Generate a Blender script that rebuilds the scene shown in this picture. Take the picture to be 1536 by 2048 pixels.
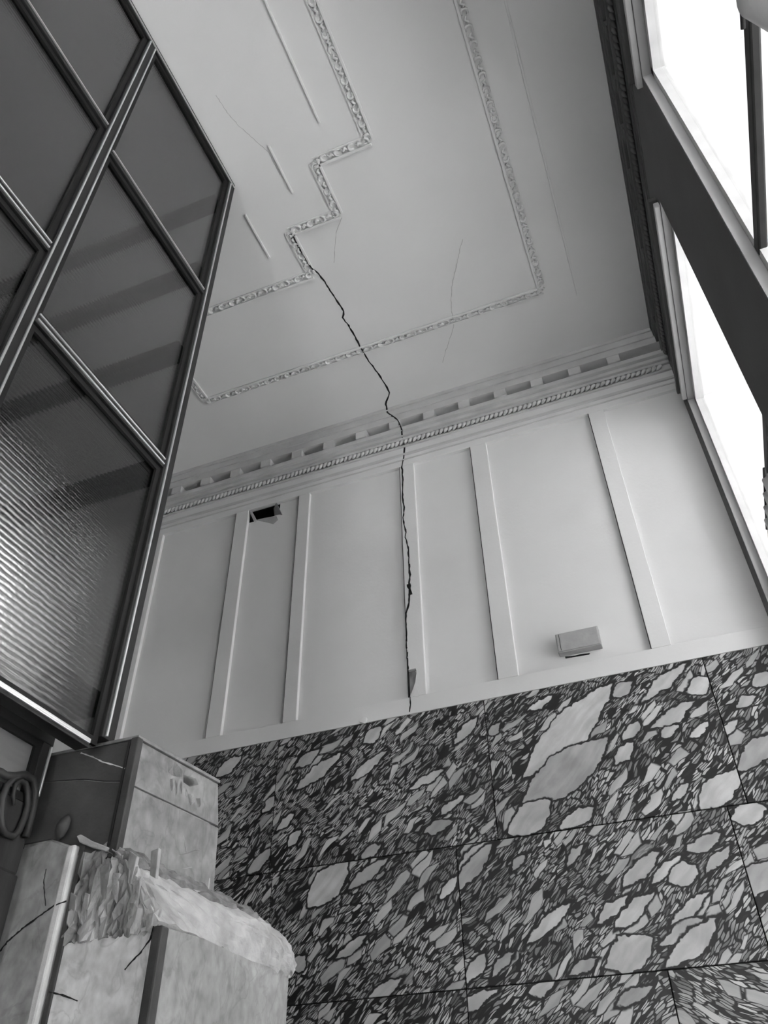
import bpy, bmesh, math, random
from mathutils import Vector, Matrix

random.seed(7)
S = bpy.context.scene
C = bpy.context.collection
for o in list(bpy.data.objects):
    bpy.data.objects.remove(o)

# ------------------------------------------------------------------ camera
ZC = 1.5                                   # eye height above the floor
F = 1599.5                                 # focal length in pixels of the 1536x2048 frame
YAW, PITCH, ROLL = math.radians(20.7716), math.radians(40.8409), math.radians(-1.1599)
_cy, _sy, _cp, _sp = math.cos(YAW), math.sin(YAW), math.cos(PITCH), math.sin(PITCH)
FWD = Vector((-_sy * _cp, _cy * _cp, _sp))
_r = Vector((_cy, _sy, 0)); _u = _r.cross(FWD)
RIGHT = math.cos(ROLL) * _r + math.sin(ROLL) * _u
UP = -math.sin(ROLL) * _r + math.cos(ROLL) * _u
cam = bpy.data.cameras.new('camera'); cam_o = bpy.data.objects.new('camera', cam); C.objects.link(cam_o)
cam.sensor_fit = 'VERTICAL'; cam.sensor_height = 24; cam.sensor_width = 18
cam.lens = F / 2048 * 24
cam.clip_start = 0.02
cam_o.matrix_world = Matrix(((RIGHT.x, UP.x, -FWD.x, 0), (RIGHT.y, UP.y, -FWD.y, 0), (RIGHT.z, UP.z, -FWD.z, ZC), (0, 0, 0, 1)))
S.camera = cam_o

# ------------------------------------------------------------------ light
w = bpy.data.worlds.new('overcast'); S.world = w; w.use_nodes = True
bg = w.node_tree.nodes['Background']; bg.inputs[0].default_value = (1, 1, 1, 1); bg.inputs[1].default_value = 4.3
WT = 0.62                                  # thickness of the window wall
WINDOWS = [(1.46, 2.325), (0.20, 1.08), (-1.06, -0.18), (-2.32, -1.44)]
XR, XG = 0.365, 0.390                      # right wall face, window plane
WSILL, WHEAD = -0.75, 2.30                 # relative to the eye
for a, b in WINDOWS:                       # portals that guide the sampling of the daylight
    l = bpy.data.lights.new('daylight_portal', 'AREA'); l.shape = 'RECTANGLE'
    l.size = WHEAD - WSILL; l.size_y = b - a
    l.cycles.is_portal = True
    lo = bpy.data.objects.new('daylight_portal', l); C.objects.link(lo)
    lo.location = (XR + WT + .005, (a + b) / 2, ZC + (WHEAD + WSILL) / 2)
    lo.rotation_euler = (0, math.radians(90), 0)
FW = (-.92, .30, -1.35, 2.2)                # window added behind the viewer for fill light: x0, x1, z0, z1
l = bpy.data.lights.new('daylight_portal', 'AREA'); l.shape = 'RECTANGLE'; l.size = FW[1] - FW[0]; l.size_y = FW[3] - FW[2]; l.cycles.is_portal = True
lo = bpy.data.objects.new('daylight_portal', l); C.objects.link(lo); lo.location = ((FW[0] + FW[1]) / 2, -4.2, ZC + (FW[2] + FW[3]) / 2); lo.rotation_euler = (math.radians(-90), 0, 0)
sl = bpy.data.lights.new('sun', 'SUN'); sl.energy = 92; sl.angle = math.radians(1)   # shines over the roof onto the street
so_ = bpy.data.objects.new('sun', sl); C.objects.link(so_); so_.rotation_euler = (0, math.radians(-38), 0); so_.location = (-6, 0, 12)
S.view_settings.view_transform = 'Standard'; S.view_settings.look = 'None'
S.view_settings.gamma = 1; S.view_settings.use_curve_mapping = False
S.view_settings.exposure = 0.10

# ------------------------------------------------------------------ pixel helpers
D, H, XL = 2.4, 2.79, -0.98                # back wall, ceiling, glazing plane (relative to the eye)
def ray(x, y):
    return RIGHT * ((x - 768) / F) - UP * ((y - 1024) / F) + FWD
def on_x(x, y, X): d = ray(x, y); return d * (X / d.x)
def on_y(x, y, Y): d = ray(x, y); return d * (Y / d.y)
def on_z(x, y, Z): d = ray(x, y); return d * (Z / d.z)

# ------------------------------------------------------------------ materials
def new_mat(name):
    m = bpy.data.materials.new(name); m.use_nodes = True
    nt = m.node_tree
    return m, nt, nt.nodes, nt.links, nt.nodes['Principled BSDF']
def g(v): return (v, v, v, 1)
def mat_noise(name, lo, hi, scale=6.0, rough=0.8, bump=0.0, bscale=60.0, metallic=0.0, detail=6, stretch=(1, 1, 1), spec=0.3):
    m, nt, N, L, P = new_mat(name)
    tc = N.new('ShaderNodeTexCoord'); mp = N.new('ShaderNodeMapping'); mp.inputs['Scale'].default_value = stretch
    L.new(tc.outputs['Object'], mp.inputs[0])
    n = N.new('ShaderNodeTexNoise'); n.inputs['Scale'].default_value = scale; n.inputs['Detail'].default_value = detail
    L.new(mp.outputs[0], n.inputs['Vector'])
    r = N.new('ShaderNodeValToRGB'); r.color_ramp.elements[0].color = g(lo); r.color_ramp.elements[1].color = g(hi)
    r.color_ramp.elements[0].position = 0.3; r.color_ramp.elements[1].position = 0.7
    L.new(n.outputs['Fac'], r.inputs[0]); L.new(r.outputs[0], P.inputs['Base Color'])
    P.inputs['Roughness'].default_value = rough; P.inputs['Metallic'].default_value = metallic
    P.inputs['Specular IOR Level'].default_value = spec
    if bump:
        b = N.new('ShaderNodeTexNoise'); b.inputs['Scale'].default_value = bscale; b.inputs['Detail'].default_value = 4
        L.new(mp.outputs[0], b.inputs['Vector'])
        bn = N.new('ShaderNodeBump'); bn.inputs['Strength'].default_value = bump; bn.inputs['Distance'].default_value = 0.004
        L.new(b.outputs['Fac'], bn.inputs['Height']); L.new(bn.outputs[0], P.inputs['Normal'])
    return m

PLASTER = mat_noise('painted_plaster', 0.60, 0.66, 3, 0.75, 0.10, 90)
CEILPL = mat_noise('ceiling_plaster', 0.62, 0.68, 2, 0.85, 0.08, 80)
MOULD = mat_noise('moulding_plaster', 0.46, 0.54, 12, 0.8, 0.15, 120)
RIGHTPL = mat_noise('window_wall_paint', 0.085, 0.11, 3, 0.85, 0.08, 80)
FLOORM = mat_noise('floor_stone', 0.22, 0.32, 3, 0.5)
GAPSHADE = mat_noise('dark_gap_and_shade', 0.012, 0.025, 20, 0.95)  # mortar joints, and the shade painted beside the stiles
HOLE = mat_noise('dark_cavity', 0.01, 0.02, 20, 1.0, spec=0.0)
CRACK = mat_noise('crack_dark', 0.015, 0.04, 30, 0.95, spec=0.0)
HAIR = mat_noise('hairline_grey', 0.34, 0.44, 30, 0.95)
STEEL = mat_noise('dark_steel', 0.010, 0.018, 25, 0.5, 0.05, 200, 0.0)
ALU = mat_noise('aluminium_bead', 0.72, 0.82, 40, 0.28, 0.03, 200, 0.8)
GASKET = mat_noise('black_gasket', 0.006, 0.01, 20, 0.7)
CORE = mat_noise('rough_mortar', 0.10, 0.45, 28, 0.95, 1.0, 70, stretch=(1, 1, 0.35))
RUBBLE = mat_noise('grey_rubble', 0.08, 0.24, 40, 0.95, 1.0, 90)
WHITEPL = mat_noise('broken_gypsum', 0.26, 0.44, 22, 0.9, 0.8, 90)
DARKSTONE = mat_noise('dark_stone', 0.035, 0.08, 9, 0.6, 0.4, 50)
CARVED = mat_noise('carved_wood', 0.02, 0.045, 25, 0.5, 0.3, 60, stretch=(1, 1, 0.3))
VENTGREY = mat_noise('vent_grey', 0.30, 0.36, 30, 0.7, 0.2, 150)
WHITEFR = mat_noise('white_window_paint', 0.55, 0.62, 15, 0.6)
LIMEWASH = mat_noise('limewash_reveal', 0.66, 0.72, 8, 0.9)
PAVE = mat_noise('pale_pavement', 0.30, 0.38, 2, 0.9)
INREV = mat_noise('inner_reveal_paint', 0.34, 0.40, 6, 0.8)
WFRAME = mat_noise('window_frame_paint', 0.03, 0.045, 15, 0.6)
BEADWHITE = mat_noise('edge_bead', 0.44, 0.62, 20, 0.6, 0.4, 80)
BEADDARK = mat_noise('edge_bead_dark', 0.03, 0.055, 20, 0.6, 0.3, 80)

def mat_pilaster(name, lo, hi, angle=0.3):
    m, nt, N, L, P = new_mat(name)
    tc = N.new('ShaderNodeTexCoord')
    n1 = N.new('ShaderNodeTexNoise'); n1.inputs['Scale'].default_value = 5; n1.inputs['Detail'].default_value = 8; n1.inputs['Distortion'].default_value = 0.8
    mp = N.new('ShaderNodeMapping'); mp.inputs['Scale'].default_value = (1.3, 1.3, 1.0); mp.inputs['Rotation'].default_value = (0, angle, 0)
    L.new(tc.outputs['Object'], mp.inputs[0]); L.new(mp.outputs[0], n1.inputs['Vector'])
    r1 = N.new('ShaderNodeValToRGB'); r1.color_ramp.elements[0].position = 0.32; r1.color_ramp.elements[1].position = 0.68
    r1.color_ramp.elements[0].color = g(lo); r1.color_ramp.elements[1].color = g(hi)
    L.new(n1.outputs['Fac'], r1.inputs[0])
    n2 = N.new('ShaderNodeTexNoise'); n2.inputs['Scale'].default_value = 9; n2.inputs['Detail'].default_value = 10; n2.inputs['Distortion'].default_value = 1.5
    L.new(mp.outputs[0], n2.inputs['Vector'])
    ab = N.new('ShaderNodeMath'); ab.operation = 'SUBTRACT'; ab.inputs[1].default_value = 0.5; L.new(n2.outputs['Fac'], ab.inputs[0])
    ab2 = N.new('ShaderNodeMath'); ab2.operation = 'ABSOLUTE'; L.new(ab.outputs[0], ab2.inputs[0])
    r2 = N.new('ShaderNodeValToRGB'); r2.color_ramp.elements[0].position = 0.0; r2.color_ramp.elements[1].position = 0.035
    r2.color_ramp.elements[0].color = g(0.35); r2.color_ramp.elements[1].color = g(1)
    L.new(ab2.outputs[0], r2.inputs[0])
    mx = N.new('ShaderNodeMix'); mx.data_type = 'RGBA'; mx.blend_type = 'MULTIPLY'; mx.inputs[0].default_value = 0.28
    L.new(r1.outputs[0], mx.inputs[6]); L.new(r2.outputs[0], mx.inputs[7]); L.new(mx.outputs[2], P.inputs['Base Color'])
    n3 = N.new('ShaderNodeTexNoise'); n3.inputs['Scale'].default_value = 38; n3.inputs['Detail'].default_value = 6; L.new(mp.outputs[0], n3.inputs['Vector'])
    r3 = N.new('ShaderNodeMapRange'); r3.inputs[1].default_value = .3; r3.inputs[2].default_value = .7; r3.inputs[3].default_value = .72; r3.inputs[4].default_value = 1.2; L.new(n3.outputs['Fac'], r3.inputs[0])
    m3 = N.new('ShaderNodeVectorMath'); m3.operation = 'SCALE'; L.new(mx.outputs[2], m3.inputs[0]); L.new(r3.outputs[0], m3.inputs['Scale']); L.new(m3.outputs[0], P.inputs['Base Color'])
    P.inputs['Roughness'].default_value = 0.45
    return m
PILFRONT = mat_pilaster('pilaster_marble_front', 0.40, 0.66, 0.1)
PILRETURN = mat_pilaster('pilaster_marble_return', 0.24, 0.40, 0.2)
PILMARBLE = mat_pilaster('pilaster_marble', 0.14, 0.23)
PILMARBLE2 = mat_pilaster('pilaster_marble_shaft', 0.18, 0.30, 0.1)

def mat_breccia(name, angle, clasts, seed, dim=1.0):
    """Breccia marble on the x-z plane: fine sheared fragments in a dark matrix, larger pale clasts."""
    m, nt, N, L, P = new_mat(name)
    tc = N.new('ShaderNodeTexCoord')
    sp = N.new('ShaderNodeSeparateXYZ'); L.new(tc.outputs['Object'], sp.inputs[0])
    cb = N.new('ShaderNodeCombineXYZ'); L.new(sp.outputs[0], cb.inputs[0]); L.new(sp.outputs[2], cb.inputs[1])
    def vmath(op, a, b):
        n = N.new('ShaderNodeVectorMath'); n.operation = op
        for i, v in enumerate((a, b)):
            if v is None: continue
            if isinstance(v, tuple): n.inputs[i].default_value = v
            else: L.new(v, n.inputs[i])
        return n.outputs[1] if op in ('LENGTH',) else n.outputs[0]
    def fmath(op, a, b=None, clamp=False):
        n = N.new('ShaderNodeMath'); n.operation = op; n.use_clamp = clamp
        for i, v in enumerate((a, b)):
            if v is None: continue
            if isinstance(v, (int, float)): n.inputs[i].default_value = v
            else: L.new(v, n.inputs[i])
        return n.outputs[0]
    def smooth(v, a, b, lo=0.0, hi=1.0):
        n = N.new('ShaderNodeMapRange'); n.interpolation_type = 'SMOOTHSTEP'
        n.inputs[1].default_value = a; n.inputs[2].default_value = b; n.inputs[3].default_value = lo; n.inputs[4].default_value = hi
        L.new(v, n.inputs[0]); return n.outputs[0]
    def noise(vec, scale, detail=3, out='Fac'):
        n = N.new('ShaderNodeTexNoise'); n.noise_dimensions = '2D'
        n.inputs['Scale'].default_value = scale; n.inputs['Detail'].default_value = detail
        L.new(vec, n.inputs['Vector']); return n.outputs[out]
    def mixf(f, a, b):
        n = N.new('ShaderNodeMix'); n.data_type = 'FLOAT'
        for i, v in ((0, f), (2, a), (3, b)):
            if isinstance(v, (int, float)): n.inputs[i].default_value = v
            else: L.new(v, n.inputs[i])
        return n.outputs[0]
    P0 = vmath('ADD', cb.outputs[0], (seed * 1.37, seed * 2.11, 0))
    def warp(vec, base, scale, amp):
        c = noise(base, scale, 2, 'Color'); c = vmath('SUBTRACT', c, (0.5, 0.5, 0.5)); c = vmath('MULTIPLY', c, (amp, amp, 0))
        return vmath('ADD', vec, c)
    Wv = warp(P0, P0, 4.0, 0.07); Wv = warp(Wv, P0, 22.0, 0.009)
    def sheared(vec, stretch):
        mp = N.new('ShaderNodeMapping'); mp.vector_type = 'POINT'; mp.inputs['Rotation'].default_value = (0, 0, -angle)
        L.new(vec, mp.inputs[0])
        return vmath('MULTIPLY', mp.outputs[0], (1 / stretch, 1, 1))
    def voro(vec, scale, feature):
        n = N.new('ShaderNodeTexVoronoi'); n.voronoi_dimensions = '2D'; n.feature = feature; n.inputs['Scale'].default_value = scale
        L.new(vec, n.inputs['Vector']); return n
    Vs = sheared(Wv, 5.0); Vm = sheared(Wv, 3.4)
    e1 = voro(Vs, 150, 'DISTANCE_TO_EDGE').outputs['Distance']; c1 = voro(Vs, 150, 'F1').outputs['Color']
    e2 = voro(Vm, 46, 'DISTANCE_TO_EDGE').outputs['Distance']; c2 = voro(Vm, 46, 'F1').outputs['Color']
    s1 = N.new('ShaderNodeSeparateColor'); L.new(c1, s1.inputs[0]); s2 = N.new('ShaderNodeSeparateColor'); L.new(c2, s2.inputs[0])
    region = noise(P0, 5.5, 3)
    # fine fragments
    tone1 = fmath('ADD', fmath('MULTIPLY', s1.outputs[0], 0.38), 0.20)
    m1 = smooth(e1, 0.10, 0.20)
    keep = smooth(s1.outputs[1], 0.16, 0.36)
    m1 = fmath('MULTIPLY', m1, keep)
    m1 = fmath('MULTIPLY', m1, smooth(region, 0.30, 0.60, 0.45, 1.0))
    col = mixf(m1, 0.016, tone1)
    # medium clasts
    m2 = fmath('MULTIPLY', smooth(e2, 0.05, 0.13), smooth(s2.outputs[0], 0.78, 0.80))
    rim2 = fmath('MULTIPLY', smooth(e2, 0.01, 0.06), smooth(s2.outputs[0], 0.78, 0.80))
    col = mixf(rim2, col, 0.016)
    tone2 = fmath('ADD', fmath('MULTIPLY', s2.outputs[1], 0.18), 0.36)
    tone2 = fmath('MULTIPLY', tone2, smooth(noise(Vs, 30, 4), 0.3, 0.7, 0.82, 1.08))
    col = mixf(m2, col, tone2)
    # large clasts set where the slab shows them
    if clasts:
        Wc = warp(cb.outputs[0], cb.outputs[0], 14.0, 0.024); Wc = warp(Wc, cb.outputs[0], 45.0, 0.013)
        grain = fmath('MULTIPLY', smooth(noise(cb.outputs[0], 9, 6), 0.3, 0.7, 0.85, 1.1), smooth(noise(Vs, 40, 4), 0.3, 0.7, 0.85, 1.05))
        rc = random.Random(seed + 50)
        for (cx, cz, a, b, rot) in clasts:
            mp = N.new('ShaderNodeMapping'); mp.vector_type = 'TEXTURE'
            mp.inputs['Location'].default_value = (cx, cz, 0); mp.inputs['Rotation'].default_value = (0, 0, rot); mp.inputs['Scale'].default_value = (a, b, 1)
            L.new(Wc, mp.inputs[0])
            d = fmath('MULTIPLY', vmath('LENGTH', mp.outputs[0], None), .52)
            n_ = N.new('ShaderNodeVectorMath'); n_.operation = 'DOT_PRODUCT'; L.new(vmath('ABSOLUTE', mp.outputs[0], None), n_.inputs[0]); n_.inputs[1].default_value = (.46, .40, 0)
            d = fmath('ADD', d, n_.outputs['Value'])
            k = .0045 / b
            col = mixf(smooth(d, 1.0 + k * .6, 1.0 + k * 1.6, 1.0, 0.0), col, 0.016)
            col = mixf(smooth(d, 1.0 - k * .4, 1.0, 1.0, 0.0), col, fmath('MULTIPLY', grain, rc.uniform(.36, .54)))
    col = fmath('MULTIPLY', col, dim)
    L.new(col, P.inputs['Base Color'])
    P.inputs['Roughness'].default_value = 0.38; P.inputs['Specular IOR Level'].default_value = 0.4
    return m

def mat_glass(name, tint, rough, spec_mix, frost=0.0):
    """Dark tinted reeded glass: sees dimly through, mirrors softly."""
    m, nt, N, L, P = new_mat(name)
    N.remove(P)
    out = N['Material Output']
    tc = N.new('ShaderNodeTexCoord')
    wv = N.new('ShaderNodeTexWave'); wv.wave_type = 'BANDS'; wv.bands_direction = 'Z'; wv.inputs['Scale'].default_value = 26
    wv.inputs['Distortion'].default_value = 1.2; wv.inputs['Detail'].default_value = 1; wv.inputs['Detail Scale'].default_value = 1.5
    L.new(tc.outputs['Object'], wv.inputs['Vector'])
    nz = N.new('ShaderNodeTexNoise'); nz.inputs['Scale'].default_value = 70; L.new(tc.outputs['Object'], nz.inputs['Vector'])
    ad = N.new('ShaderNodeMath'); ad.operation = 'MULTIPLY_ADD'; ad.inputs[1].default_value = 0.5
    L.new(nz.outputs['Fac'], ad.inputs[0]); L.new(wv.outputs['Fac'], ad.inputs[2])
    bp = N.new('ShaderNodeBump'); bp.inputs['Strength'].default_value = 0.07; bp.inputs['Distance'].default_value = 0.004
    L.new(ad.outputs[0], bp.inputs['Height'])
    rf = N.new('ShaderNodeBsdfRefraction'); rf.inputs['Color'].default_value = g(tint); rf.inputs['Roughness'].default_value = rough; rf.inputs['IOR'].default_value = 1.05
    gl = N.new('ShaderNodeBsdfGlossy'); gl.inputs['Color'].default_value = g(0.9); gl.inputs['Roughness'].default_value = 0.10
    L.new(bp.outputs[0], gl.inputs['Normal']); L.new(bp.outputs[0], rf.inputs['Normal'])
    fr = N.new('ShaderNodeLayerWeight'); fr.inputs['Blend'].default_value = 0.30
    ml = N.new('ShaderNodeMath'); ml.operation = 'MULTIPLY'; ml.inputs[1].default_value = spec_mix; ml.use_clamp = True
    L.new(fr.outputs['Fresnel'], ml.inputs[0])
    mx = N.new('ShaderNodeMixShader'); L.new(ml.outputs[0], mx.inputs[0]); L.new(rf.outputs[0], mx.inputs[1]); L.new(gl.outputs[0], mx.inputs[2])
    if frost:
        df = N.new('ShaderNodeBsdfDiffuse'); df.inputs[0].default_value = g(0.45); L.new(bp.outputs[0], df.inputs['Normal'])
        m2 = N.new('ShaderNodeMixShader'); m2.inputs[0].default_value = frost; L.new(mx.outputs[0], m2.inputs[1]); L.new(df.outputs[0], m2.inputs[2]); mx = m2
    L.new(mx.outputs[0], out.inputs['Surface'])
    return m
GLASS = mat_glass('reeded_glass', 0.70, 0.16, 0.8)
GLASS2 = mat_glass('reeded_glass_pale', 0.5, 0.3, 1.2, 0.30)

def mat_clear():
    m, nt, N, L, P = new_mat('clear_window_glass'); N.remove(P); out = N['Material Output']
    tr = N.new('ShaderNodeBsdfTransparent'); tr.inputs[0].default_value = g(0.95)
    gl = N.new('ShaderNodeBsdfGlossy'); gl.inputs['Roughness'].default_value = 0.02
    mx = N.new('ShaderNodeMixShader'); mx.inputs[0].default_value = 0.04; L.new(tr.outputs[0], mx.inputs[1]); L.new(gl.outputs[0], mx.inputs[2])
    L.new(mx.outputs[0], out.inputs['Surface']); return m
CLEAR = mat_clear()
def mat_cloth(name, col, trans, clear=0.0):
    m, nt, N, L, P = new_mat(name); N.remove(P); out = N['Material Output']
    d = N.new('ShaderNodeBsdfDiffuse'); d.inputs[0].default_value = g(col)
    t = N.new('ShaderNodeBsdfTranslucent'); t.inputs[0].default_value = g(col)
    tc = N.new('ShaderNodeTexCoord'); n = N.new('ShaderNodeTexNoise'); n.inputs['Scale'].default_value = 200; L.new(tc.outputs['Object'], n.inputs['Vector'])
    b = N.new('ShaderNodeBump'); b.inputs['Strength'].default_value = 0.2; b.inputs['Distance'].default_value = 0.002; L.new(n.outputs['Fac'], b.inputs['Height'])
    L.new(b.outputs[0], d.inputs['Normal']); L.new(b.outputs[0], t.inputs['Normal'])
    mx = N.new('ShaderNodeMixShader'); mx.inputs[0].default_value = trans
    L.new(d.outputs[0], mx.inputs[1]); L.new(t.outputs[0], mx.inputs[2]); L.new(mx.outputs[0], out.inputs['Surface']); return m
SHEER = mat_cloth('sheer_cotton', 0.55, 0.35)

# ------------------------------------------------------------------ mesh helpers
class MB:
    def __init__(s): s.v = []; s.f = []
    def box(s, x0, x1, y0, y1, z0, z1):
        n = len(s.v)
        s.v += [(x, y, z) for z in (z0, z1) for y in (y0, y1) for x in (x0, x1)]
        s.f += [tuple(n + i for i in q) for q in ((0, 2, 3, 1), (4, 5, 7, 6), (0, 1, 5, 4), (2, 6, 7, 3), (0, 4, 6, 2), (1, 3, 7, 5))]
        return s
    def prism(s, poly, ext):
        """poly: list of 3-D points (planar), ext: extrusion vector"""
        n = len(s.v); k = len(poly); e = Vector(ext)
        s.v += [tuple(p) for p in poly] + [tuple(Vector(p) + e) for p in poly]
        s.f.append(tuple(range(n, n + k))); s.f.append(tuple(range(n + 2 * k - 1, n + k - 1, -1)))
        for i in range(k):
            j = (i + 1) % k; s.f.append((n + i, n + k + i, n + k + j, n + j))
        return s
    def tube(s, pts, rad, seg=8, flat=1.0, ax=None):
        rings = []
        for i, p in enumerate(pts):
            p = Vector(p); a = Vector(pts[max(i - 1, 0)]); b = Vector(pts[min(i + 1, len(pts) - 1)])
            t = (b - a).normalized(); up = Vector(ax) if ax else Vector((0, 0, 1))
            if abs(t.dot(up)) > 0.95: up = Vector((1, 0, 0))
            n1 = t.cross(up).normalized(); n2 = n1.cross(t)
            r = rad[i] if isinstance(rad, (list, tuple)) else rad
            base = len(s.v)
            for k in range(seg):
                an = 2 * math.pi * k / seg
                s.v.append(tuple(p + n1 * (math.cos(an) * r) + n2 * (math.sin(an) * r * flat)))
            rings.append(base)
        for a, b in zip(rings, rings[1:]):
            for k in range(seg):
                k2 = (k + 1) % seg; s.f.append((a + k, a + k2, b + k2, b + k))
        s.f.append(tuple(rings[0] + k for k in range(seg - 1, -1, -1))); s.f.append(tuple(rings[-1] + k for k in range(seg)))
        return s
    def mesh(s, name, mat):
        me = bpy.data.meshes.new(name)
        me.from_pydata([(x, y, z + ZC) for x, y, z in s.v], [], s.f)
        bm = bmesh.new(); bm.from_mesh(me); bmesh.ops.recalc_face_normals(bm, faces=bm.faces); bm.to_mesh(me); bm.free()
        me.materials.append(mat); return me
    def build(s, name, mat, parent=None, bevel=0.0, smooth=False):
        me = s.mesh(name, mat)
        o = bpy.data.objects.new(name, me); C.objects.link(o)
        if parent:
            o.parent = parent; o.location = -Vector(parent.location)
        if smooth:
            for p in me.polygons: p.use_smooth = True
        if bevel:
            b = o.modifiers.new('bevel', 'BEVEL'); b.width = bevel; b.segments = 2; b.limit_method = 'ANGLE'
        return o
def tag(o, label, cat=None, group=None, kind=None):
    o['label'] = label
    if cat: o['category'] = cat
    if group: o['group'] = group
    if kind: o['kind'] = kind
    return o
def thing(name, label, cat, loc, group=None, kind=None):
    o = bpy.data.objects.new(name, None); C.objects.link(o); o.empty_display_size = 0.05
    o.location = (loc[0], loc[1], loc[2] + ZC)
    return tag(o, label, cat, group, kind)
def copies(name, mesh, parent, spots, rots=None):
    for i, p in enumerate(spots):
        o = bpy.data.objects.new(name, mesh); C.objects.link(o); o.parent = parent
        o.location = Vector((p[0], p[1], p[2] + ZC)) - Vector(parent.location)
        if rots: o.rotation_euler = rots[i]
def local_mesh(mb, name, mat, smooth=False):
    me = bpy.data.meshes.new(name); me.from_pydata(mb.v, [], mb.f)
    bm = bmesh.new(); bm.from_mesh(me); bmesh.ops.recalc_face_normals(bm, faces=bm.faces); bm.to_mesh(me); bm.free()
    me.materials.append(mat)
    if smooth:
        for p in me.polygons: p.use_smooth = True
    return me
def grid_wall(mb, axis, u, z, t0, t1, holes):
    """wall of boxes with rectangular holes; axis 'y' = wall in x-z at y t0..t1, axis 'x' = wall in y-z"""
    us = sorted(set([u[0], u[1]] + [h for q in holes for h in q[:2]])); zs = sorted(set([z[0], z[1]] + [h for q in holes for h in q[2:]]))
    us = [a for a in us if u[0] <= a <= u[1]]; zs = [a for a in zs if z[0] <= a <= z[1]]
    for a, b in zip(us, us[1:]):
        for c, d in zip(zs, zs[1:]):
            cu, cz = (a + b) / 2, (c + d) / 2
            if any(q[0] < cu < q[1] and q[2] < cz < q[3] for q in holes): continue
            if axis == 'y': mb.box(a, b, t0, t1, c, d)
            else: mb.box(t0, t1, a, b, c, d)
    return mb

X0, Y0 = -3.6, -4.0                        # far ends of the room
# ------------------------------------------------------------------ the shell
fl = MB().box(X0 - .2, XR + WT, Y0 - .2, D + .35, -1.6, -1.5).build('floor', FLOORM); tag(fl, 'grey stone floor of the hall', kind='structure')
ce = MB().box(X0 - .2, XR + WT, Y0 - .2, D + .35, H, H + .12).build('ceiling', CEILPL); tag(ce, 'pale flat plaster ceiling with a long crack', kind='structure')
MARTOP, RAILTOP, PTOP = 1.273, 1.336, 2.455
REC = 0.016                                # depth of the sunk panels
VH = (-1.586, -1.428, 2.388, 2.455)        # open duct hole
mb = MB(); grid_wall(mb, 'y', (X0, XR + .25), (-1.5, H), D + REC, D + .20, [VH])
wb = mb.build('wall_back', PLASTER); tag(wb, 'pale panelled back wall above veined marble', kind='structure')
MB().box(VH[0] - .05, VH[1] + .05, D + .20, D + .22, VH[2] - .05, VH[3] + .05).build('duct_cavity', HOLE, wb)
mb = MB(); t = 0.002
mb.box(VH[0], VH[0] + t, D + .02, D + .2, VH[2], VH[3]); mb.box(VH[1] - t, VH[1], D + .03, D + .2, VH[2], VH[3])
mb.box(VH[0], VH[1], D + .02, D + .2, VH[2], VH[2] + t); mb.box(VH[0], VH[1], D + .02, D + .2, VH[3] - t, VH[3])
mb.build('duct_lining', HOLE, wb)
# chipped plaster round the hole
q = [(552, 1003), (563, 1027), (549, 1032), (546, 1010)]
mb = MB(); mb.prism([on_y(x, y, D + .004 + (.03 if i > 1 else 0)) for i, (x, y) in enumerate(q)], (0, .01, 0)); mb.build('chipped_edge', VENTGREY, wb)
q = [(512, 1040), (528, 1036), (553, 1032), (556, 1040), (547, 1048), (535, 1045)]
mb = MB(); mb.prism([on_y(x, y, D + REC - .0015) for x, y in q], (0, .01, 0)); mb.build('plaster_scar', VENTGREY, wb)
q = [(498, 1022), (502, 1020), (512, 1039), (508, 1043)]
mb = MB(); mb.prism([on_y(x, y, D + .006) for x, y in q], (0, .012, 0)); mb.build('broken_lip', WHITEPL, wb)

# sunk panels: raised stiles and rails
panel_edges = [(-2.05, -1.65), (-1.585, -1.325), (-1.27, -.832), (-.768, -.509), (-.439, 0.0), (.062, .345)]
stiles = [(X0, -3.0), (-2.6, -2.53), (-2.115, -2.05)] + [(a[1], b[0]) for a, b in zip(panel_edges, panel_edges[1:])]
for a, b in stiles:
    if abs(a + .832) < 1e-6:               # the stile the crack has broken
        pts = [(a, PTOP), (a, 1.444), (-.803, 1.444), (-.799, 1.43), (-.806, 1.39), (-.822, 1.352), (a + .002, RAILTOP), (b, RAILTOP), (b, PTOP)]
        MB().prism([(x, D, z) for x, z in pts], (0, REC + .004, 0)).build('stile', PLASTER, wb, .0015)
    else:
        MB().box(a, b, D, D + REC + .004, RAILTOP, PTOP).build('stile', PLASTER, wb, .0015)
for k, (a, b) in enumerate(stiles[3:]):       # dark strip painting in the shade on the side away from the windows
    MB().box(a - (.0014 if k < 2 else .0024), a + .0005, D + .001, D + REC + .003, RAILTOP, PTOP).build('shade_strip', GAPSHADE, wb)
MB().box(X0, XR, D, D + REC + .004, MARTOP, RAILTOP).build('rail', PLASTER, wb, .0015)
mb = MB()
mb.box(X0, XR, D, D + REC + .004, PTOP, 2.66)
hole_rail = mb.build('rail', PLASTER, wb, .0015)
q = [(816, 1341), (829, 1341), (834, 1347), (831, 1366), (826, 1380), (821, 1388), (818, 1380), (817, 1360)]
mb = MB(); mb.prism([on_y(x, y, D + REC - .001) for x, y in q], (0, .008, 0)); mb.build('missing_plaster', CORE, wb)
q = [(829, 1376), (832, 1370), (838, 1388), (836, 1394), (826, 1392)]
mb = MB(); mb.prism([on_y(x, y, D - .0012) for x, y in q], (0, .008, 0)); mb.build('plaster_scar', PLASTER, wb)
random.seed(3)
mb = MB(); c0 = on_y(727, 1440, D - .004)                               # lump of plaster on the lower rail
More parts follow.
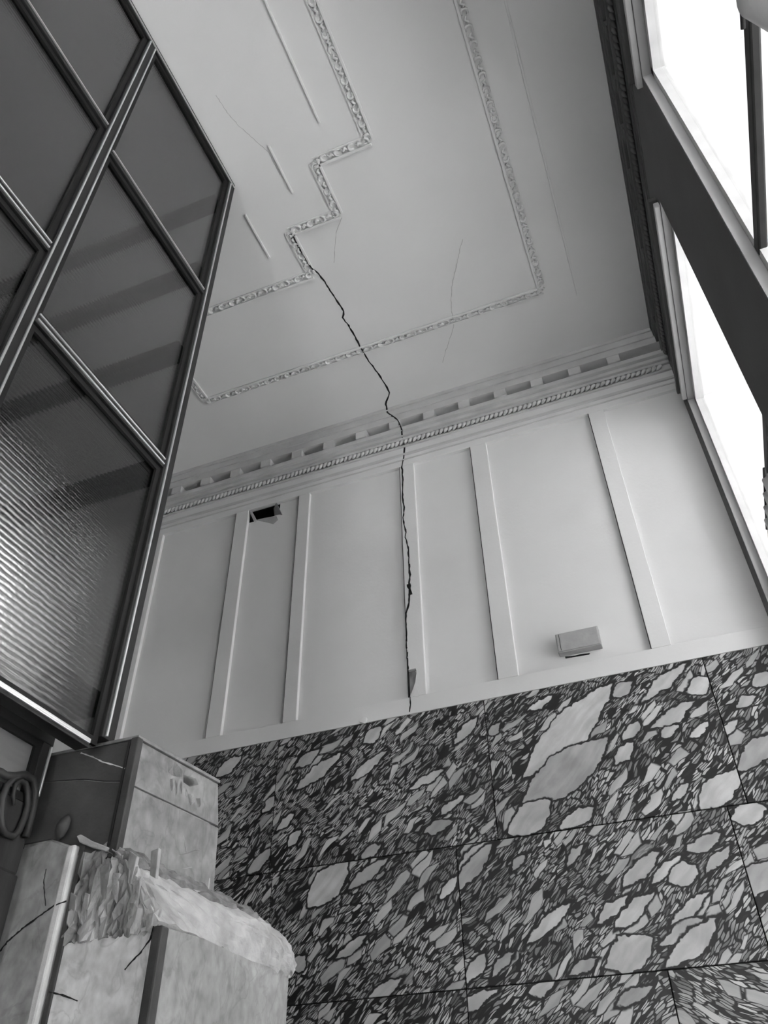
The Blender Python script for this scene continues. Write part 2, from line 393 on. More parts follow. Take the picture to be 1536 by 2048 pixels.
pts = [(c0.x + .016 * math.cos(a) * random.uniform(.7, 1.2), c0.y, c0.z + .013 * math.sin(a) * random.uniform(.7, 1.2)) for a in [k * math.pi / 5 for k in range(10)]]
mb.prism(pts, (0, .006, 0)); mb.build('plaster_lump', PLASTER, wb, .002)

# marble slabs under the rail
MB().box(X0, XR, D + .006, D + .013, -1.5, MARTOP).build('mortar_bed', GAPSHADE, wb)
ANG = math.radians(43)
CL = '''1057 1546 1215 1377 78;1053 1604 1206 1484 85;1024 1666 1099 1604 62;1285 1401 1368 1331 28;1376 1381 1420 1360 40;1306 1455 1384 1406 30
1322 1472 1355 1451 22;1231 1526 1264 1488 26;1248 1480 1281 1443 24;1384 1476 1413 1447 20;1401 1613 1484 1542 50;1480 1538 1545 1470 42
1124 1654 1186 1617 32;912 1484 952 1439 25;979 1468 1001 1447 22;1504 1368 1540 1348 30;1475 1414 1513 1393 26;1057 1422 1107 1393 18
1227 1393 1264 1364 28;1463 1637 1533 1613 45;1250 1770 1314 1706 33;1306 1766 1360 1716 25;1345 1766 1389 1732 38;1198 1848 1252 1795 25
1239 1853 1302 1786 30;1326 1886 1405 1836 30;1337 1931 1430 1844 40;1215 1935 1302 1877 64;1343 1844 1413 1790 24;1413 1745 1459 1695 22
1376 1699 1438 1670 28;1492 1790 1540 1724 55;1057 1886 1136 1807 24;933 1964 970 1906 28;985 1952 1024 1902 20;921 1737 983 1683 38
1140 1948 1190 1919 24;1024 1741 1045 1708 16;1132 1728 1169 1691 18;619 1808 691 1728 65;698 1778 770 1717 28;596 1577 676 1510 32
434 1551 479 1517 32;593 1532 638 1502 25;551 1661 585 1630 18;577 1691 600 1661 22;676 1914 732 1876 22;585 1940 611 1914 28
502 1744 542 1698 28;880 1796 914 1751 22;914 1778 978 1691 36;728 1487 762 1457 28;702 1559 770 1506 24;823 1577 883 1540 20
880 1627 925 1596 20;849 1664 902 1642 25;725 1713 762 1691 22;528 1623 551 1593 22;1060 1990 1110 1960 26;1240 2010 1300 1970 24
730 2010 800 1960 26;900 2030 990 1980 24;1345 1600 1380 1570 22;1440 1480 1470 1440 18'''
clast_all = []
for row in CL.replace('\n', ';').split(';'):
    ax, ay, bx, by, wd = map(float, row.split())
    A, B = on_y(ax, ay, D), on_y(bx, by, D); c = (A + B) / 2; v = B - A
    n = on_y((ax + bx) / 2 + 10, (ay + by) / 2 + 10 * (bx - ax) / (by - ay) * -1, D)
    px2m = c.length / F * 0.86
    clast_all.append((c.x, c.z, v.length / 2 * 1.12, wd / 2 * px2m, math.atan2(v.z, v.x)))
J1, J2, J3 = .815, .437, .02
slabs = []
for xs, z0, z1 in (((X0, -2.9, -2.1, -1.335, -.568, .139, XR), J1, MARTOP), ((X0, -2.8, -2.05, -1.322, -.70, .084, XR), J2, J1),
                   ((X0, -2.8, -2.05, -1.32, -.70, -.167, XR), J3, J2), ((X0, -2.6, -1.9, -1.2, -.5, XR), -.42, J3),
                   ((X0, -2.4, -1.6, -.9, -.2, XR), -.9, -.42), ((X0, -2.4, -1.6, -.9, -.2, XR), -1.5, -.9)):
    for a, b in zip(xs, xs[1:]): slabs.append((a, b, z0, z1))
gap = .0016
generic = {}
for i, (a, b, z0, z1) in enumerate(slabs):
    if z1 > .1 and b > -1.7:
        cl = [c for c in clast_all if a - .03 < c[0] < b + .03 and z0 - .03 < c[1] - ZC * 0 < z1 + .03 and a < c[0] < b and z0 < c[1] < z1]
        cl = [(x, z + ZC, p, r, t) for x, z, p, r, t in cl]
        ang = -math.radians(32) if (z1 == J2 and b == XR) else ANG
        m = mat_breccia('breccia_slab', ang, cl if ang > 0 else [], i % 7)
    else:
        k = i % 3
        if k not in generic: generic[k] = mat_breccia('breccia_plain', ANG if k else -ANG, [], k + 8)
        m = generic[k]
    dy = random.uniform(-.0006, .0006)
    MB().box(a + gap, b - gap, D + dy, D + .012, z0 + gap, z1 - gap).build('marble_slab', m, wb, .0012)

# ------------------------------------------------------------------ right wall with its windows
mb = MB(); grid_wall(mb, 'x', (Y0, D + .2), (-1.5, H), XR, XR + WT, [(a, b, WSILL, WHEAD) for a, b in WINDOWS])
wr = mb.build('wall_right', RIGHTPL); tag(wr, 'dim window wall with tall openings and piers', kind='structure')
for i, (a, b) in enumerate(WINDOWS):
    wn = MB()
    fw = .022
    wn.box(XG, XG + .03, a, a + fw, WSILL, WHEAD).box(XG, XG + .03, b - fw, b, WSILL, WHEAD)
    wn.box(XG, XG + .03, a, b, WHEAD - .03, WHEAD).box(XG, XG + .03, a, b, WSILL, WSILL + .05)
    wo = wn.build('window_%d' % (i + 1), WHITEFR); 
    tag(wo, ['tall bright window nearest the back wall corner', 'tall bright window on the near side of the dark pier', 'third tall window along the window wall', 'fourth tall window along the window wall'][i], kind='structure')
    MB().box(XG - .002, XG + .016, a + .005, b - .005, 1.390, 1.424).build('transom_bar', WFRAME, wo, .004)
    MB().box(XG + .02, XG + .024, a + fw, b - fw, 1.424, WHEAD - .03).build('glass_pane', CLEAR, wo)
    MB().box(XG + .02, XG + .024, a + fw, b - fw, WSILL + .05, 1.390).build('glass_pane', CLEAR, wo)
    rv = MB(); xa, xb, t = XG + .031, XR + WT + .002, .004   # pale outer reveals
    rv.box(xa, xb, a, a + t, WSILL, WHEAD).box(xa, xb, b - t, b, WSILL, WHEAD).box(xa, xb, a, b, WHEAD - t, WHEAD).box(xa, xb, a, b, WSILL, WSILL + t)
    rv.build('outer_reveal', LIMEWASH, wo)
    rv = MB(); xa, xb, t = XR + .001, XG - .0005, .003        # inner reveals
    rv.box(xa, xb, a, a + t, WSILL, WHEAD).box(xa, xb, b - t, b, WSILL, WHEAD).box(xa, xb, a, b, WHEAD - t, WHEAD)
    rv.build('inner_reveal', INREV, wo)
o = MB().box(-24, 24, -24, 24, -1.75, -1.65).build('ground', PAVE); tag(o, 'pale pavement outside the windows', kind='structure')
# trims of the window wall: head architrave along every opening
def trim(n, label):
    o = bpy.data.objects.new('trim_%d' % n, None); C.objects.link(o); o.location = (0, 0, ZC); o['label'] = label; o['kind'] = 'structure'; return o
tr = trim(1, 'architrave strips over the windows of the dim wall')
for a, b in WINDOWS[:2]:
    MB().box(XR - .016, XR + .002, a - .03 if a < 1 else a + .02, b + (.0 if b > 2 else .03), WHEAD + .004, WHEAD + .030).build('head_strip', MOULD, tr, .003)
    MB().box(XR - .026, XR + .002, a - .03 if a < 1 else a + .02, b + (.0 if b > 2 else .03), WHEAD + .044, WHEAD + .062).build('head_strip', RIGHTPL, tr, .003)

# ------------------------------------------------------------------ cornices
def cornice(n, label, along, u0, u1, mat, dentils):
    tr = trim(n, label)
    def bx(name, depth, z0, z1, m=mat, bev=.0015):
        if along == 'y': depth *= .5
        if along == 'x': MB().box(u0, u1, D - depth, D + .01, z0, z1).build(name, m, tr, bev)
        else: MB().box(XR - depth, XR + .01, u0, u1, z0, z1).build(name, m, tr, bev)
    bx('crown_step', .062, 2.772, H + .002); bx('crown_step', .056, 2.738, 2.772); bx('crown_step', .050, 2.702, 2.738)
    bx('dentil_channel', .001, 2.662, 2.702); bx('bed_step', .040, 2.640, 2.662); bx('bed_step', .024, 2.622, 2.640); bx('bed_step', .012, 2.606, 2.622)
    bx('rope_ground', .001, 2.574, 2.606); bx('bed_step', .010, 2.566, 2.574)
    bx('fillet', .008, 2.514, 2.526, bev=.001); bx('fillet', .004, 2.488, 2.494, bev=.001)
    w2 = .026; m = MB()
    if along == 'x': m.box(-w2, w2, -.047, .004, -.0235, .0165)
    else: m.box(-.024, .004, -w2, w2, -.0235, .0165)
    me = local_mesh(m, 'dentil', mat)
    copies('dentil', me, tr, [((u, D, 2.686) if along == 'x' else (XR, u, 2.686)) for u in dentils])
    # twisted rope of small oblique beads
    m = MB(); L_ = .0115
    pts = [(-L_, 0, -.011), (-L_ * .5, -.005, -.006), (0, -.007, 0), (L_ * .5, -.005, .006), (L_, 0, .011)]
    m.tube(pts, [.003, .0078, .009, .0078, .003], 6, .9, (0, 1, 0))
    me = local_mesh(m, 'rope_bead', mat, True)
    step = .021
    if along == 'x':
        k = int((min(u1, .35) + 2.2) / step); sp = [(-2.2 + i * step, D - .007, 2.590) for i in range(k)]; rt = None
    else:
        k = int((u1 - .8) / step); sp = [(XR - .007, .8 + i * step, 2.590) for i in range(k)]; rt = [(0, 0, -math.pi / 2)] * k
    copies('rope_bead', me, tr, sp, rt)
cornice(2, 'dentilled plaster cornice with twisted rope along the panelled wall', 'x', X0, XR, MOULD, [-1.822 + .1648 * i for i in range(-6, 13)])
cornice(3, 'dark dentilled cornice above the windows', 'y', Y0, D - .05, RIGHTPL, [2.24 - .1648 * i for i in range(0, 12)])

# ------------------------------------------------------------------ ceiling borders
m = MB()                                     # one C-scroll of the border
pts = [(.0105 * math.cos(a), .0105 * math.sin(a), 0) for a in [math.radians(k) for k in range(-120, 151, 30)]]
m.tube(pts, [.003, .0042, .0052, .0056, .0056, .0052, .0046, .004, .0036, .003], 5, 1.3)
SCROLL = local_mesh(m, 'scroll', CEILPL, True)
m = MB()
pts = [(-.011, -.004, 0), (-.004, .004, -.001), (.004, -.004, -.001), (.011, .004, 0)]
m.tube(pts, [.003, .0056, .0056, .003], 5, 1.3)
LEAF = local_mesh(m, 'scroll', CEILPL, True)
def border(n, label, path, side, step=.0245):
    tr = trim(n, label); rnd = random.Random(n); spots = [[], []]; rots = [[], []]
    for (x0, y0), (x1, y1) in zip(path, path[1:]):
        d = Vector((x1 - x0, y1 - y0, 0)); L_ = d.length; d.normalize(); nrm = Vector((-d.y, d.x, 0)) * side
        a = Vector((x0, y0, H)); b = Vector((x1, y1, H))
        off = nrm * .016
        m = MB(); wv = nrm * .0045
        m.prism([a + off - wv - d * .004, a + off + wv - d * .004, b + off + wv + d * .004, b + off - wv + d * .004], (0, 0, -.009)); m.build('fillet', CEILPL, tr, .0015)
        off = nrm * -.016; wv = nrm * .002
        m = MB(); m.prism([a + off - wv, a + off + wv, b + off + wv, b + off - wv], (0, 0, -.005)); m.build('fillet', CEILPL, tr)
        k = max(2, int(L_ / step)); ang = math.atan2(d.y, d.x)
        for i in range(k):
            p = a + d * (L_ * (i + .5) / k); j = i % 2
            spots[j].append((p.x - nrm.x * .001, p.y - nrm.y * .001, H - .0015)); rots[j].append((0, 0, ang + rnd.uniform(-.3, .3) + (0 if j else rnd.choice((0, math.pi)))))
    copies('scroll', SCROLL, tr, spots[0], rots[0]); copies('scroll', LEAF, tr, spots[1], rots[1])
border(4, 'long straight scrollwork border of the ceiling field', [(-.046, .55), (-.046, 1.985), (-1.612, 1.985), (-1.612, 1.55)], 1)
border(5, 'stepped scrollwork border of the ceiling field', [(-.470, .45), (-.470, 1.162), (-.680, 1.162), (-.680, 1.37), (-.882, 1.37), (-.882, 1.567), (-1.40, 1.567)], -1)
for i, (x, a, b, lab) in enumerate([(.081, .6, 2.062, 'thin plaster fillet beside the long scrollwork border'), (-.602, .45, 1.046, 'longest thin plaster fillet beside the stepped border'),
                                  (-.799, 1.05, 1.235, 'short thin plaster fillet at the middle step of the border'), (-1.0, 1.245, 1.44, 'short thin plaster fillet at the last step of the border')]):
    tr = trim(6 + i, lab)
    MB().box(x - .0035, x + .0035, a, b, H - .007, H + .001).build('fillet', CEILPL, tr, .001)

# ------------------------------------------------------------------ left side: other walls of the room
ye = -2.2
o = MB().box(X0 - .15, X0, Y0, D + .2, -1.5, H).build('wall_left', RIGHTPL); tag(o, 'dim far wall behind the glazed screen', kind='structure')
o = grid_wall(MB(), 'y', (X0 - .15, XR + WT), (-1.5, H), Y0 - .15, Y0, [FW]).build('wall_front', PLASTER); tag(o, 'plain pale wall at the other end of the hall', kind='structure')

wf = MB(); a, b, c, d = FW  # unseen window, added to fill the hall with light from behind
wf.box(a, a + .04, Y0 - .1, Y0 - .05, c, d).box(b - .04, b, Y0 - .1, Y0 - .05, c, d).box(a, b, Y0 - .1, Y0 - .05, d - .04, d).box(a, b, Y0 - .1, Y0 - .05, c, c + .04)
wo = wf.build('window_5', WHITEFR); tag(wo, 'broad window added for fill light in the wall at the other end', kind='structure')
MB().box(a + .04, b - .04, Y0 - .078, Y0 - .074, c + .04, d - .04).build('glass_pane', CLEAR, wo)
# ------------------------------------------------------------------ glazed screen
YE = 1.135                                   # free end of the screen
scr = thing('glazed_screen', 'dark steel screen of reeded glass panes rising to the ceiling', 'glass screen', (XL, .5, .60))
def bar(x, y0, y1, z0, z1, name, along, beads, parent=scr):
    """a dark steel bar with pale beads along it"""
    dp = .004
    o = MB().box(x - .030, x, y0, y1, z0, z1).build(name, STEEL, parent, .0015)
    for c in beads:
        if along == 'y': MB().box(x - .002, x + dp, y0 + .003, y1 - .003, c - .0022, c + .0022).build('bead', ALU, o, .0008)
        else: MB().box(x - .002, x + dp, c - .0022, c + .0022, z0 + .003, z1 - .003).build('bead', ALU, o, .001)
    for ch in o.children: ch.location = (0, 0, 0)
    return o
ZB = .612
bar(XL, ye, YE, H - .030, H, 'top_rail', 'y', [H - .022])
bar(XL, YE - .036, YE, .658, H - .030, 'end_stile', 'z', [YE - .026])
bar(XL, .606, .642, ZB, H - .030, 'mullion', 'z', [.612, .636])
bar(XL, .105, .141, ZB, H - .030, 'mullion', 'z', [.111, .135])
bar(XL, -.40, -.364, ZB, H - .030, 'mullion', 'z', [-.394, -.370])
bar(XL, .642, YE - .036, 2.066, 2.092, 'glazing_bar', 'y', [2.083])
bar(XL, .642, YE - .036, 1.344, 1.376, 'glazing_bar', 'y', [1.368, 1.352])
bar(XL, .141, .606, 2.130, 2.156, 'glazing_bar', 'y', [2.146])
bar(XL, .141, .606, 1.542, 1.576, 'glazing_bar', 'y', [1.568, 1.550])
bar(XL, .141, .606, 1.000, 1.034, 'glazing_bar', 'y', [1.026, 1.008])
bar(XL, -.364, .105, 2.130, 2.156, 'glazing_bar', 'y', [2.146])
bar(XL, -.364, .105, 1.542, 1.576, 'glazing_bar', 'y', [1.568])
bar(XL, ye, 1.072, .624, .640, 'bottom_rail', 'y', [.6365, .6325])
for z in (1.335, 1.80, 2.20, 2.62):           # rails of the return that runs back from the end stile
    MB().box(-2.3, XL - .031, 1.075, 1.115, z - .026, z + .026).build('return_rail', STEEL, scr, .002)
MB().box(-2.33, -2.29, 1.07, 1.12, .72, H).build('return_post', STEEL, scr, .002)
def pane(y0, y1, z0, z1, parent=scr, x=XL - .018, m=None, gw=.014):
    o = MB().box(x - .003, x + .003, y0, y1, z0, z1).build('glass_pane', m or GLASS, parent)
    gk = MB(); xa, xb = x + .003, x + .010
    gk.box(xa, xb, y0, y1, z0, z0 + gw).box(xa, xb, y0, y1, z1 - gw, z1).box(xa, xb, y0, y0 + gw, z0 + gw, z1 - gw).box(xa, xb, y1 - gw, y1, z0 + gw, z1 - gw)
    k = gk.build('gasket', GASKET, o); k.location = (0, 0, 0)
for y0, y1, zs in ((.642, YE - .036, (.640, 1.344, None, 1.376, 2.066, None, 2.092, H - .030)),
                   (.141, .606, (.640, 1.000, None, 1.034, 1.542, None, 1.576, 2.130, None, 2.156, H - .03)),
                   (-.364, .105, (.640, 1.542, None, 1.576, 2.130, None, 2.156, H - .03))):
    zz = [z for z in zs if z is not None]
    for a, b in zip(zz[::2], zz[1::2]): pane(y0, y1, a, b)
pane(ye, -.40, .640, H - .03)

# soffit over the doorway and the glazed door under the screen
XD = -1.095
so = MB().box(XD - .06, XL - .031, ye, YE - .015, .715, .755).build('trim_10', DARKSTONE); tag(so, 'dark soffit between the screen and the doorway', kind='structure')
door = thing('glazed_door', 'dark carved door with a reeded glass light below the screen', 'door', (XD, .6, -1.5))
bar(XD, .25, 1.105, .660, .715, 'top_rail', 'y', [.706, .692, .688], door)
o = bar(XD, 1.078, 1.105, .560, .660, 'stile', 'z', [1.099], door)
for ch in o.children: pass
bar(XD, .25, .285, -1.45, .660, 'stile', 'z', [.26], door)
MB().box(XD - .03, XD, .285, 1.105, -1.45, .43).build('lower_panel', CARVED, door, .003)
pane(.285, 1.078, .545, .660, door, XD - .012, GLASS2)
# carved apron below the light: oval scroll, shoulder moulding and a bud
MB().box(XD - .03, XD - .004, .285, 1.105, .43, .56).build('apron', CARVED, door, .004)
def dpt(x, y, off=0.0):
    p = on_x(x, y - 2, XD + off); p.y = .98 + (p.y - .98) * .74; return p
ring = [(62, 1565), (40, 1566), (24, 1580), (16, 1605), (15, 1640), (20, 1662), (30, 1678), (50, 1686), (64, 1676), (76, 1650), (82, 1625), (80, 1600), (72, 1580), (58, 1572), (46, 1580), (42, 1600), (46, 1622)]
MB().tube([dpt(x, y, .004) for x, y in ring], [.006] * 12 + [.0055, .005, .0045, .004, .003], 8, 1, (1, 0, 0)).build('scroll', CARVED, door, smooth=True)
sh = [(-20, 1540), (5, 1548), (20, 1558), (45, 1562), (70, 1562), (90, 1575), (98, 1600), (96, 1630), (90, 1660), (82, 1690)]
MB().tube([dpt(x, y, .004) for x, y in sh], .007, 8, 1, (1, 0, 0)).build('shoulder_moulding', CARVED, door, smooth=True)

# ------------------------------------------------------------------ stone pier that carries the end of the screen
YF = 1.121                                   # its front face
pier = thing('marble_pilaster', 'broken marble clad pilaster under the end of the glazed screen', 'pilaster', (-.95, 1.3, -1.5))
MB().prism([(-.925, YF + .004, .30), (-.896, 1.358, .30), (-1.12, 1.358, .30), (-1.12, YF + .004, .30)], (0, 0, .34)).build('core', CORE, pier)
MB().box(-1.20, -.810, YF + .012, 1.540, -1.5, .310).build('core', CORE, pier)
# upper block: dark front slab (two pieces either side of the crack), light side slabs
MB().prism([(-.928, YF, .649), (-1.14, YF, .652), (-1.14, YF, .606), (-1.02, YF, .592), (-.97, YF, .580), (-.922, YF, .572)], (0, .012, 0)).build('front_slab', DARKSTONE, pier, .001)
MB().prism([(-.922, YF, .570), (-.97, YF, .578), (-1.02, YF, .590), (-1.14, YF, .604), (-1.14, YF, .490), (-1.06, YF, .491), (-1.013, YF, .474), (-1.00, YF, .455), (-.922, YF, .452)], (0, .012, 0)).build('front_slab', DARKSTONE, pier, .001)
def side(pix, name, mat, bev=.001, th=.014):
    """slab of the splayed side of the upper block"""
    n = Vector((1, -.122, 0)).normalized(); p0 = Vector((-.920, YF, 0)); pts = []
    for x, y in pix:
        d = ray(x, y); t = p0.dot(n) / d.dot(n); pts.append(d * t)
    return MB().prism(pts, tuple(-n * th)).build(name, mat, pier, bev)
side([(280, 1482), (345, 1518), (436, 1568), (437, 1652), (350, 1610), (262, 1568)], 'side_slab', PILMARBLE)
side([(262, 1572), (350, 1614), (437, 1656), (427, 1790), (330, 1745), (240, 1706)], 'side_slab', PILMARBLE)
e = .012
MB().box(-.926, -.910, YF - .006, YF + .010, .44, .652).build('corner_bead', BEADDARK, pier, .002)
MB().box(-.934, -.928, YF - .004, YF + .004, .44, .648).build('corner_bead', STEEL, pier, .001)
MB().prism([(-.915, YF, .652), (-.885, 1.362, .652), (-1.12, 1.362, .652), (-1.12, YF, .652)], (0, 0, .006)).build('cap_slab', PILMARBLE, pier, .001)
# flaked top edge: dark exposed patch and pale splinters
side([(334, 1517), (352, 1524), (366, 1541), (364, 1556), (346, 1552), (336, 1545)], 'exposed_patch', BEADDARK, .001, .0152)
side([(366, 1548), (392, 1556), (398, 1570), (380, 1575), (366, 1565)], 'exposed_patch', BEADDARK, .001, .0152)
random.seed(11)
for (x, y, w_, h_) in [(343, 1558, 5, 30), (352, 1560, 4, 34), (362, 1565, 4, 26), (382, 1588, 9, 26), (397, 1596, 6, 22), (372, 1580, 4, 16)]:
    side([(x - w_, y), (x + w_ * .6, y - 2), (x + w_, y + h_ * .6), (x - w_ * .2, y + h_)], 'splinter', WHITEPL, .0008, .0165)
for a, b in (((366, 1670), (371, 1702)), ((352, 1712), (398, 1697)), ((360, 1738), (384, 1733)), ((418, 1755), (414, 1790))):
    side([a, (a[0] + 3, a[1] + 1), (b[0] + 3, b[1] + 2), b], 'splinter', WHITEPL, .0006, .0165)
me = MB(); c0 = on_y(130, 1655, YF - .006)        # carved bud on the dark front
me.tube([(c0.x, c0.y, c0.z + .020), (c0.x + .002, c0.y - .004, c0.z + .012), (c0.x, c0.y - .006, c0.z), (c0.x - .004, c0.y - .004, c0.z - .012), (c0.x - .010, c0.y, c0.z - .020)], [.003, .010, .013, .010, .003], 10, .7, (0, 1, 0)).build('carved_bud', DARKSTONE, pier, smooth=True)
# shaft: front slabs, pale edge bead, side slab
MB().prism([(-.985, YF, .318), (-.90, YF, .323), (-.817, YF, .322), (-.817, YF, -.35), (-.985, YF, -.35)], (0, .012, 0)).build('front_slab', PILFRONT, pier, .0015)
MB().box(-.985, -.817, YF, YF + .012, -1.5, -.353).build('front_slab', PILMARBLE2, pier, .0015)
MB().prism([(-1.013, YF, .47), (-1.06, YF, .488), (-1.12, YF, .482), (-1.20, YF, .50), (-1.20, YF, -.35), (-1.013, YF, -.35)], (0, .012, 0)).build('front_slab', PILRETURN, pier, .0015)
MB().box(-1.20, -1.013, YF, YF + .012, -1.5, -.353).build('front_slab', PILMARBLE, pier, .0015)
MB().box(-1.010, -.993, YF - .012, YF + .010, -1.5, .470).build('edge_bead', BEADWHITE, pier, .004)
MB().box(-.989, -.979, YF - .004, YF + .010, -1.5, .470).build('edge_bead', BEADDARK, pier, .001)
MB().box(-.815, -.797, YF - .005, YF + .015, -1.5, .326).build('corner_bead', BEADDARK, pier, .003)
MB().prism([(-.800, YF + .015, .326), (-.800, 1.24, .333), (-.800, 1.4, .330), (-.800, 1.547, .337), (-.800, 1.547, -.35), (-.800, YF + .015, -.35)], (-.014, 0, 0)).build('side_slab', PILMARBLE2, pier, .0015)
MB().box(-.814, -.800, YF + .015, 1.547, -1.5, -.353).build('side_slab', PILMARBLE2, pier, .0015)
# broken ledge between block and shaft
def rough_sheet(name, mat, rows, amp, seed, sub=3):
    """lofted broken surface: rows of 3-D points, subdivided and jittered, closed at the back by thickness"""
    rnd = random.Random(seed); me = bpy.data.meshes.new(name); bm = bmesh.new()
    grid = [[bm.verts.new((p[0], p[1], p[2] + ZC)) for p in r] for r in rows]
    for a, b in zip(grid, grid[1:]):
        for i in range(len(a) - 1): bm.faces.new((a[i], a[i + 1], b[i + 1], b[i]))
    bmesh.ops.subdivide_edges(bm, edges=bm.edges[:], cuts=sub, use_grid_fill=True)
    bm.normal_update()
    for v in bm.verts: v.co += v.normal * rnd.uniform(-amp, amp) + Vector((0, 0, rnd.uniform(-amp, amp) * .6))
    bmesh.ops.recalc_face_normals(bm, faces=bm.faces)
    bm.to_mesh(me); bm.free(); me.materials.append(mat)
    o = bpy.data.objects.new(name, me); C.objects.link(o); o.parent = pier; o.location = -Vector(pier.location)
    so = o.modifiers.new('solid', 'SOLIDIFY'); so.thickness = .012; so.offset = 0
    return o
# rows run from the front corner to the back wall side; each row: inner top -> outer lip -> underside
rows = []; rub = []
for y, lip_x, lip_z, top_z in ((YF - .004, -.868, .405, .455), (1.17, -.852, .398, .455), (1.23, -.828, .385, .452), (1.30, -.812, .378, .45), (1.36, -.802, .380, .45), (1.42, -.795, .384, .425), (1.48, -.792, .378, .405), (1.52, -.792, .366, .385), (1.552, -.796, .350, .362)):
    xi = -.920 + (y - YF) * .122
    xa = xi if y < 1.37 else -.86
    xm = xa + (lip_x - xa) * .72; zm = top_z + (lip_z + .012 - top_z) * .72
    rows.append([(xm, y, zm), (lip_x, y, lip_z + .008), (lip_x + .002, y, lip_z - .010), (-.808, y, .330)])
    rub.append([(xa - .02, y, top_z + .004), (xa + (xm - xa) * .5, y, (top_z + zm) / 2 + .004), (xm + .012, y, zm - .004)])
rough_sheet('broken_ledge', WHITEPL, rows, .0028, 5, 3)
rough_sheet('exposed_mortar', RUBBLE, rub, .006, 6, 4)
# exposed ribs of the front, above the front slab
rows = [[(x, YF + .006 - (.006 if k % 2 else 0), z) for k, x in enumerate([-.985 + .0145 * i for i in range(13)])] for z in (.318, .35, .39, .425, .455)]
rows = [[(x if z < .36 else min(x, -.80 - (z - .33) * .95), y, z) for x, y, z in r] for r in rows]
rough_sheet('exposed_mortar', CORE, rows, .005, 9, 2)
rnd = random.Random(4)
for k in range(7):                            # loose plaster flakes clinging to the front
    x = -.975 + k * .024; z = .36 + rnd.uniform(-.01, .05)
    pts = [(x + rnd.uniform(-.012, .0), YF - .006, z + rnd.uniform(.02, .045)), (x + rnd.uniform(.004, .016), YF - .008, z + rnd.uniform(.02, .04)), (x + rnd.uniform(.004, .014), YF - .004, z - rnd.uniform(.005, .03)), (x - rnd.uniform(0, .01), YF - .002, z - rnd.uniform(.0, .02))]
    MB().prism(pts, (0, .008, 0)).build('plaster_flake', WHITEPL if k % 2 else PILMARBLE2, pier, .0015)
q = [(152, 1672), (160, 1668), (180, 1680), (216, 1694), (210, 1702), (180, 1694), (158, 1684)]
MB().prism([on_y(x, y, YF - .010) for x, y in q], (0, .014, 0)).build('plaster_flake', WHITEPL, pier, .002)

# ------------------------------------------------------------------ vent box on the wall
YV = D - .018
a, b = on_y(1109, 1268, YV), on_y(1203, 1290, YV); a2 = on_y(1113, 1306, YV)
vt = thing('vent_box', 'small grey metal box fixed low on the widest wall panel', 'vent', ((a.x + b.x) / 2, D, a2.z))
MB().box(a.x, b.x, YV + .004, D + REC, a2.z, a.z).build('body', VENTGREY, vt, .002)
MB().box(a.x + .003, b.x - .003, YV, YV + .005, a2.z + .003, a.z - .003).build('cover', VENTGREY, vt, .0015)
MB().box(a.x + .012, a.x + .0135, YV - .001, YV + .002, a2.z + .006, a.z - .006).build('seam', BEADDARK, vt)
q = [(1130, 1313), (1150, 1311), (1162, 1308), (1180, 1306), (1178, 1309), (1160, 1312), (1148, 1314), (1131, 1317)]
MB().prism([on_y(x, y, D + REC - .001) for x, y in q], (0, .004, 0)).build('slot_scar', CRACK, wb)

# ------------------------------------------------------------------ short curtains hung under the transoms
def half_curtain(y0, y1, zt, zb, label, n, x=XG - .010):
    th = thing('cafe_curtain', label, 'curtain', (x, (y0 + y1) / 2, zb))
    v = []; f = []; N_, M_ = 48, 12
    for j in range(M_ + 1):
        s_ = j / M_
        for i in range(N_ + 1):
            t = i / N_; squeeze = 1 - .16 * math.sin(s_ * 2.6)
            yy = y0 + (y1 - y0) * (1 - (1 - t) * squeeze) if n == 2 else y0 + (y1 - y0) * t * squeeze
            v.append((x + .007 * math.sin(t * 24 + n), yy, zt + (zb - zt) * s_))
    for j in range(M_):
        for i in range(N_): k = j * (N_ + 1) + i; f.append((k, k + 1, k + N_ + 2, k + N_ + 1))
    m = MB(); m.v = v; m.f = f; o = m.build('cloth', SHEER, th, smooth=True)
    so = o.modifiers.new('solid', 'SOLIDIFY'); so.thickness = .0012
    MB().tube([(x, y0 - .02, zt), (x, y1 + .02, zt)], .004, 8).build('rod', WFRAME, th, smooth=True)
half_curtain(.22, .62, 1.394, .4, 'grey gathered half curtain in the window on the near side of the pier', 1)
half_curtain(1.74, 1.96, 1.394, .4, 'grey gathered half curtain in the window next to the corner', 2)

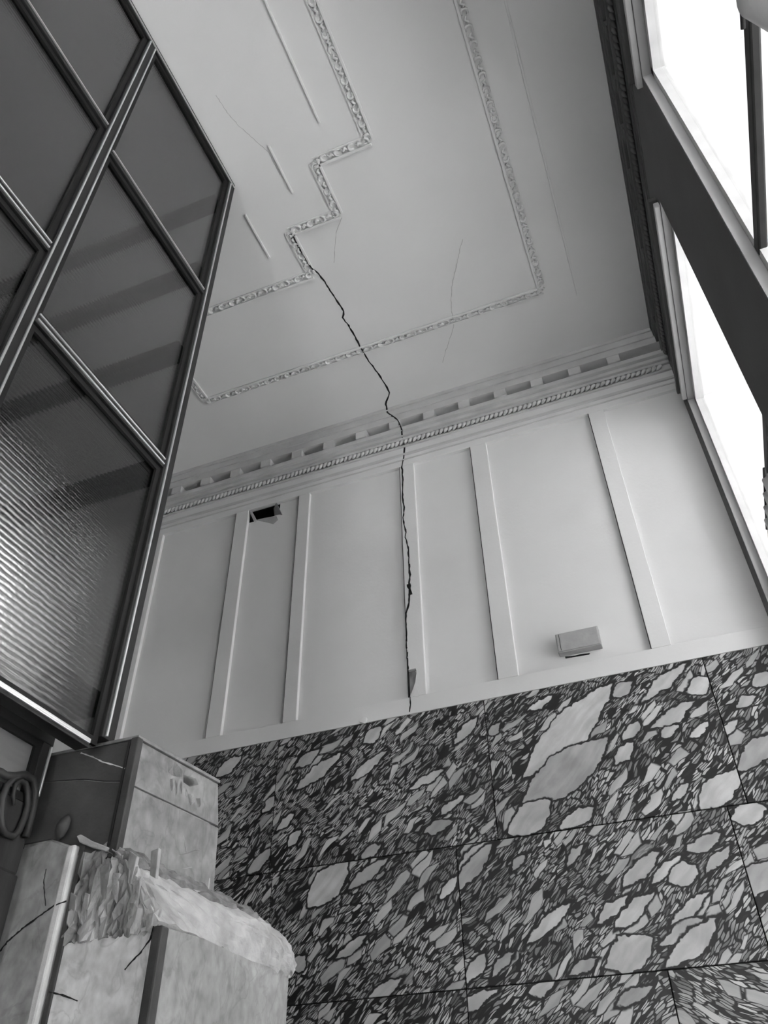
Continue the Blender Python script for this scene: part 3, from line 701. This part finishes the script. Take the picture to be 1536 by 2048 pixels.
# ------------------------------------------------------------------ cracks, laid on the surfaces they run over
bpy.context.view_layer.update()
dg = bpy.context.evaluated_depsgraph_get()
def crack(pix, width, mat, name, jitter=1.0, seed=1):
    rnd = random.Random(seed); pts = []
    for (x0, y0), (x1, y1) in zip(pix, pix[1:]):
        k = max(1, int(math.hypot(x1 - x0, y1 - y0) / 5))
        for i in range(k): pts.append((x0 + (x1 - x0) * i / k + rnd.uniform(-jitter, jitter), y0 + (y1 - y0) * i / k))
    pts.append(pix[-1]); segs = []; cur = []; last = None
    for x, y in pts:
        d = ray(x, y).normalized(); ok, loc, nr, _, ob, _ = S.ray_cast(dg, Vector((0, 0, ZC)), d)
        if not ok: continue
        if nr.dot(d) > 0: nr = -nr
        if last is not None and (loc - last[0]).length > .03: segs.append(cur); cur = []
        cur.append((loc, nr, loc.length, ob)); last = (loc, nr)
    segs.append(cur)
    for sg in segs:
        if len(sg) < 2: continue
        m = MB(); rows = []
        for i, (p, n, _, ob) in enumerate(sg):
            t = (sg[min(i + 1, len(sg) - 1)][0] - sg[max(i - 1, 0)][0]).normalized()
            s = n.cross(t)
            if s.length < 1e-4: continue
            s.normalize(); hw = width / 2 * (p - Vector((0, 0, ZC))).length / F * rnd.uniform(.6, 1.35)
            q = p + n * .0009 - Vector((0, 0, ZC)); rows.append(len(m.v)); m.v += [tuple(q - s * hw), tuple(q + s * hw)]
        m.f = [(a, a + 1, b + 1, b) for a, b in zip(rows, rows[1:])]
        ob = bpy.data.objects[sg[len(sg) // 2][3].name]; par = ob.parent or ob
        if par.name.startswith('trim_'): par = ce if sg[len(sg) // 2][1].z < -.7 else wb
        if m.f: m.build(name, mat, par)
crack([(583, 468), (600, 500), (622, 535), (640, 550), (655, 572), (672, 598), (688, 622), (685, 635), (700, 655), (715, 683), (722, 697), (735, 718), (755, 745), (770, 768), (779, 785), (776, 797), (771, 808), (775, 825), (795, 840), (802, 855), (805, 875), (809, 890), (807, 915), (804, 935), (806, 960), (805, 985), (808, 1015), (806, 1040), (812, 1060), (811, 1075), (817, 1095), (818, 1130)], 3.0, CRACK, 'crack', .9, 1)
crack([(818, 1128), (820, 1150), (818, 1170), (820, 1178), (818, 1205), (812, 1228), (813, 1260), (814, 1300), (816, 1342)], 3.6, CRACK, 'crack', .5, 2)
crack([(817, 1168), (819, 1178), (821, 1190)], 7.0, CRACK, 'crack', .5, 5)
crack([(820, 1388), (821, 1410), (819, 1429)], 2.4, CRACK, 'crack', .4, 3)
crack([(684, 435), (672, 465), (668, 525)], 1.0, HAIR, 'hairline_crack', .5, 4)
crack([(925, 478), (915, 520), (903, 575), (902, 610), (908, 650), (895, 690), (885, 725)], 1.0, HAIR, 'hairline_crack', 1, 6)
crack([(432, 190), (455, 225), (478, 252), (510, 280), (538, 305), (560, 350)], .9, HAIR, 'hairline_crack', 1, 7)

crack([(-6, 1912), (15, 1884), (45, 1858), (80, 1832), (108, 1812), (132, 1802)], 3.2, CRACK, 'crack', .8, 8)
crack([(93, 1738), (88, 1765), (92, 1812)], 2.0, BEADDARK, 'crack', .6, 9)
crack([(308, 1852), (300, 1880), (282, 1905), (265, 1922), (250, 1940)], 3.0, CRACK, 'crack', .6, 10)
crack([(98, 1984), (125, 1990), (156, 2002)], 2.4, CRACK, 'crack', .6, 11)
crack([(162, 1506), (186, 1514), (205, 1524), (228, 1530), (250, 1537)], 2.2, BEADWHITE, 'crack', .8, 12)
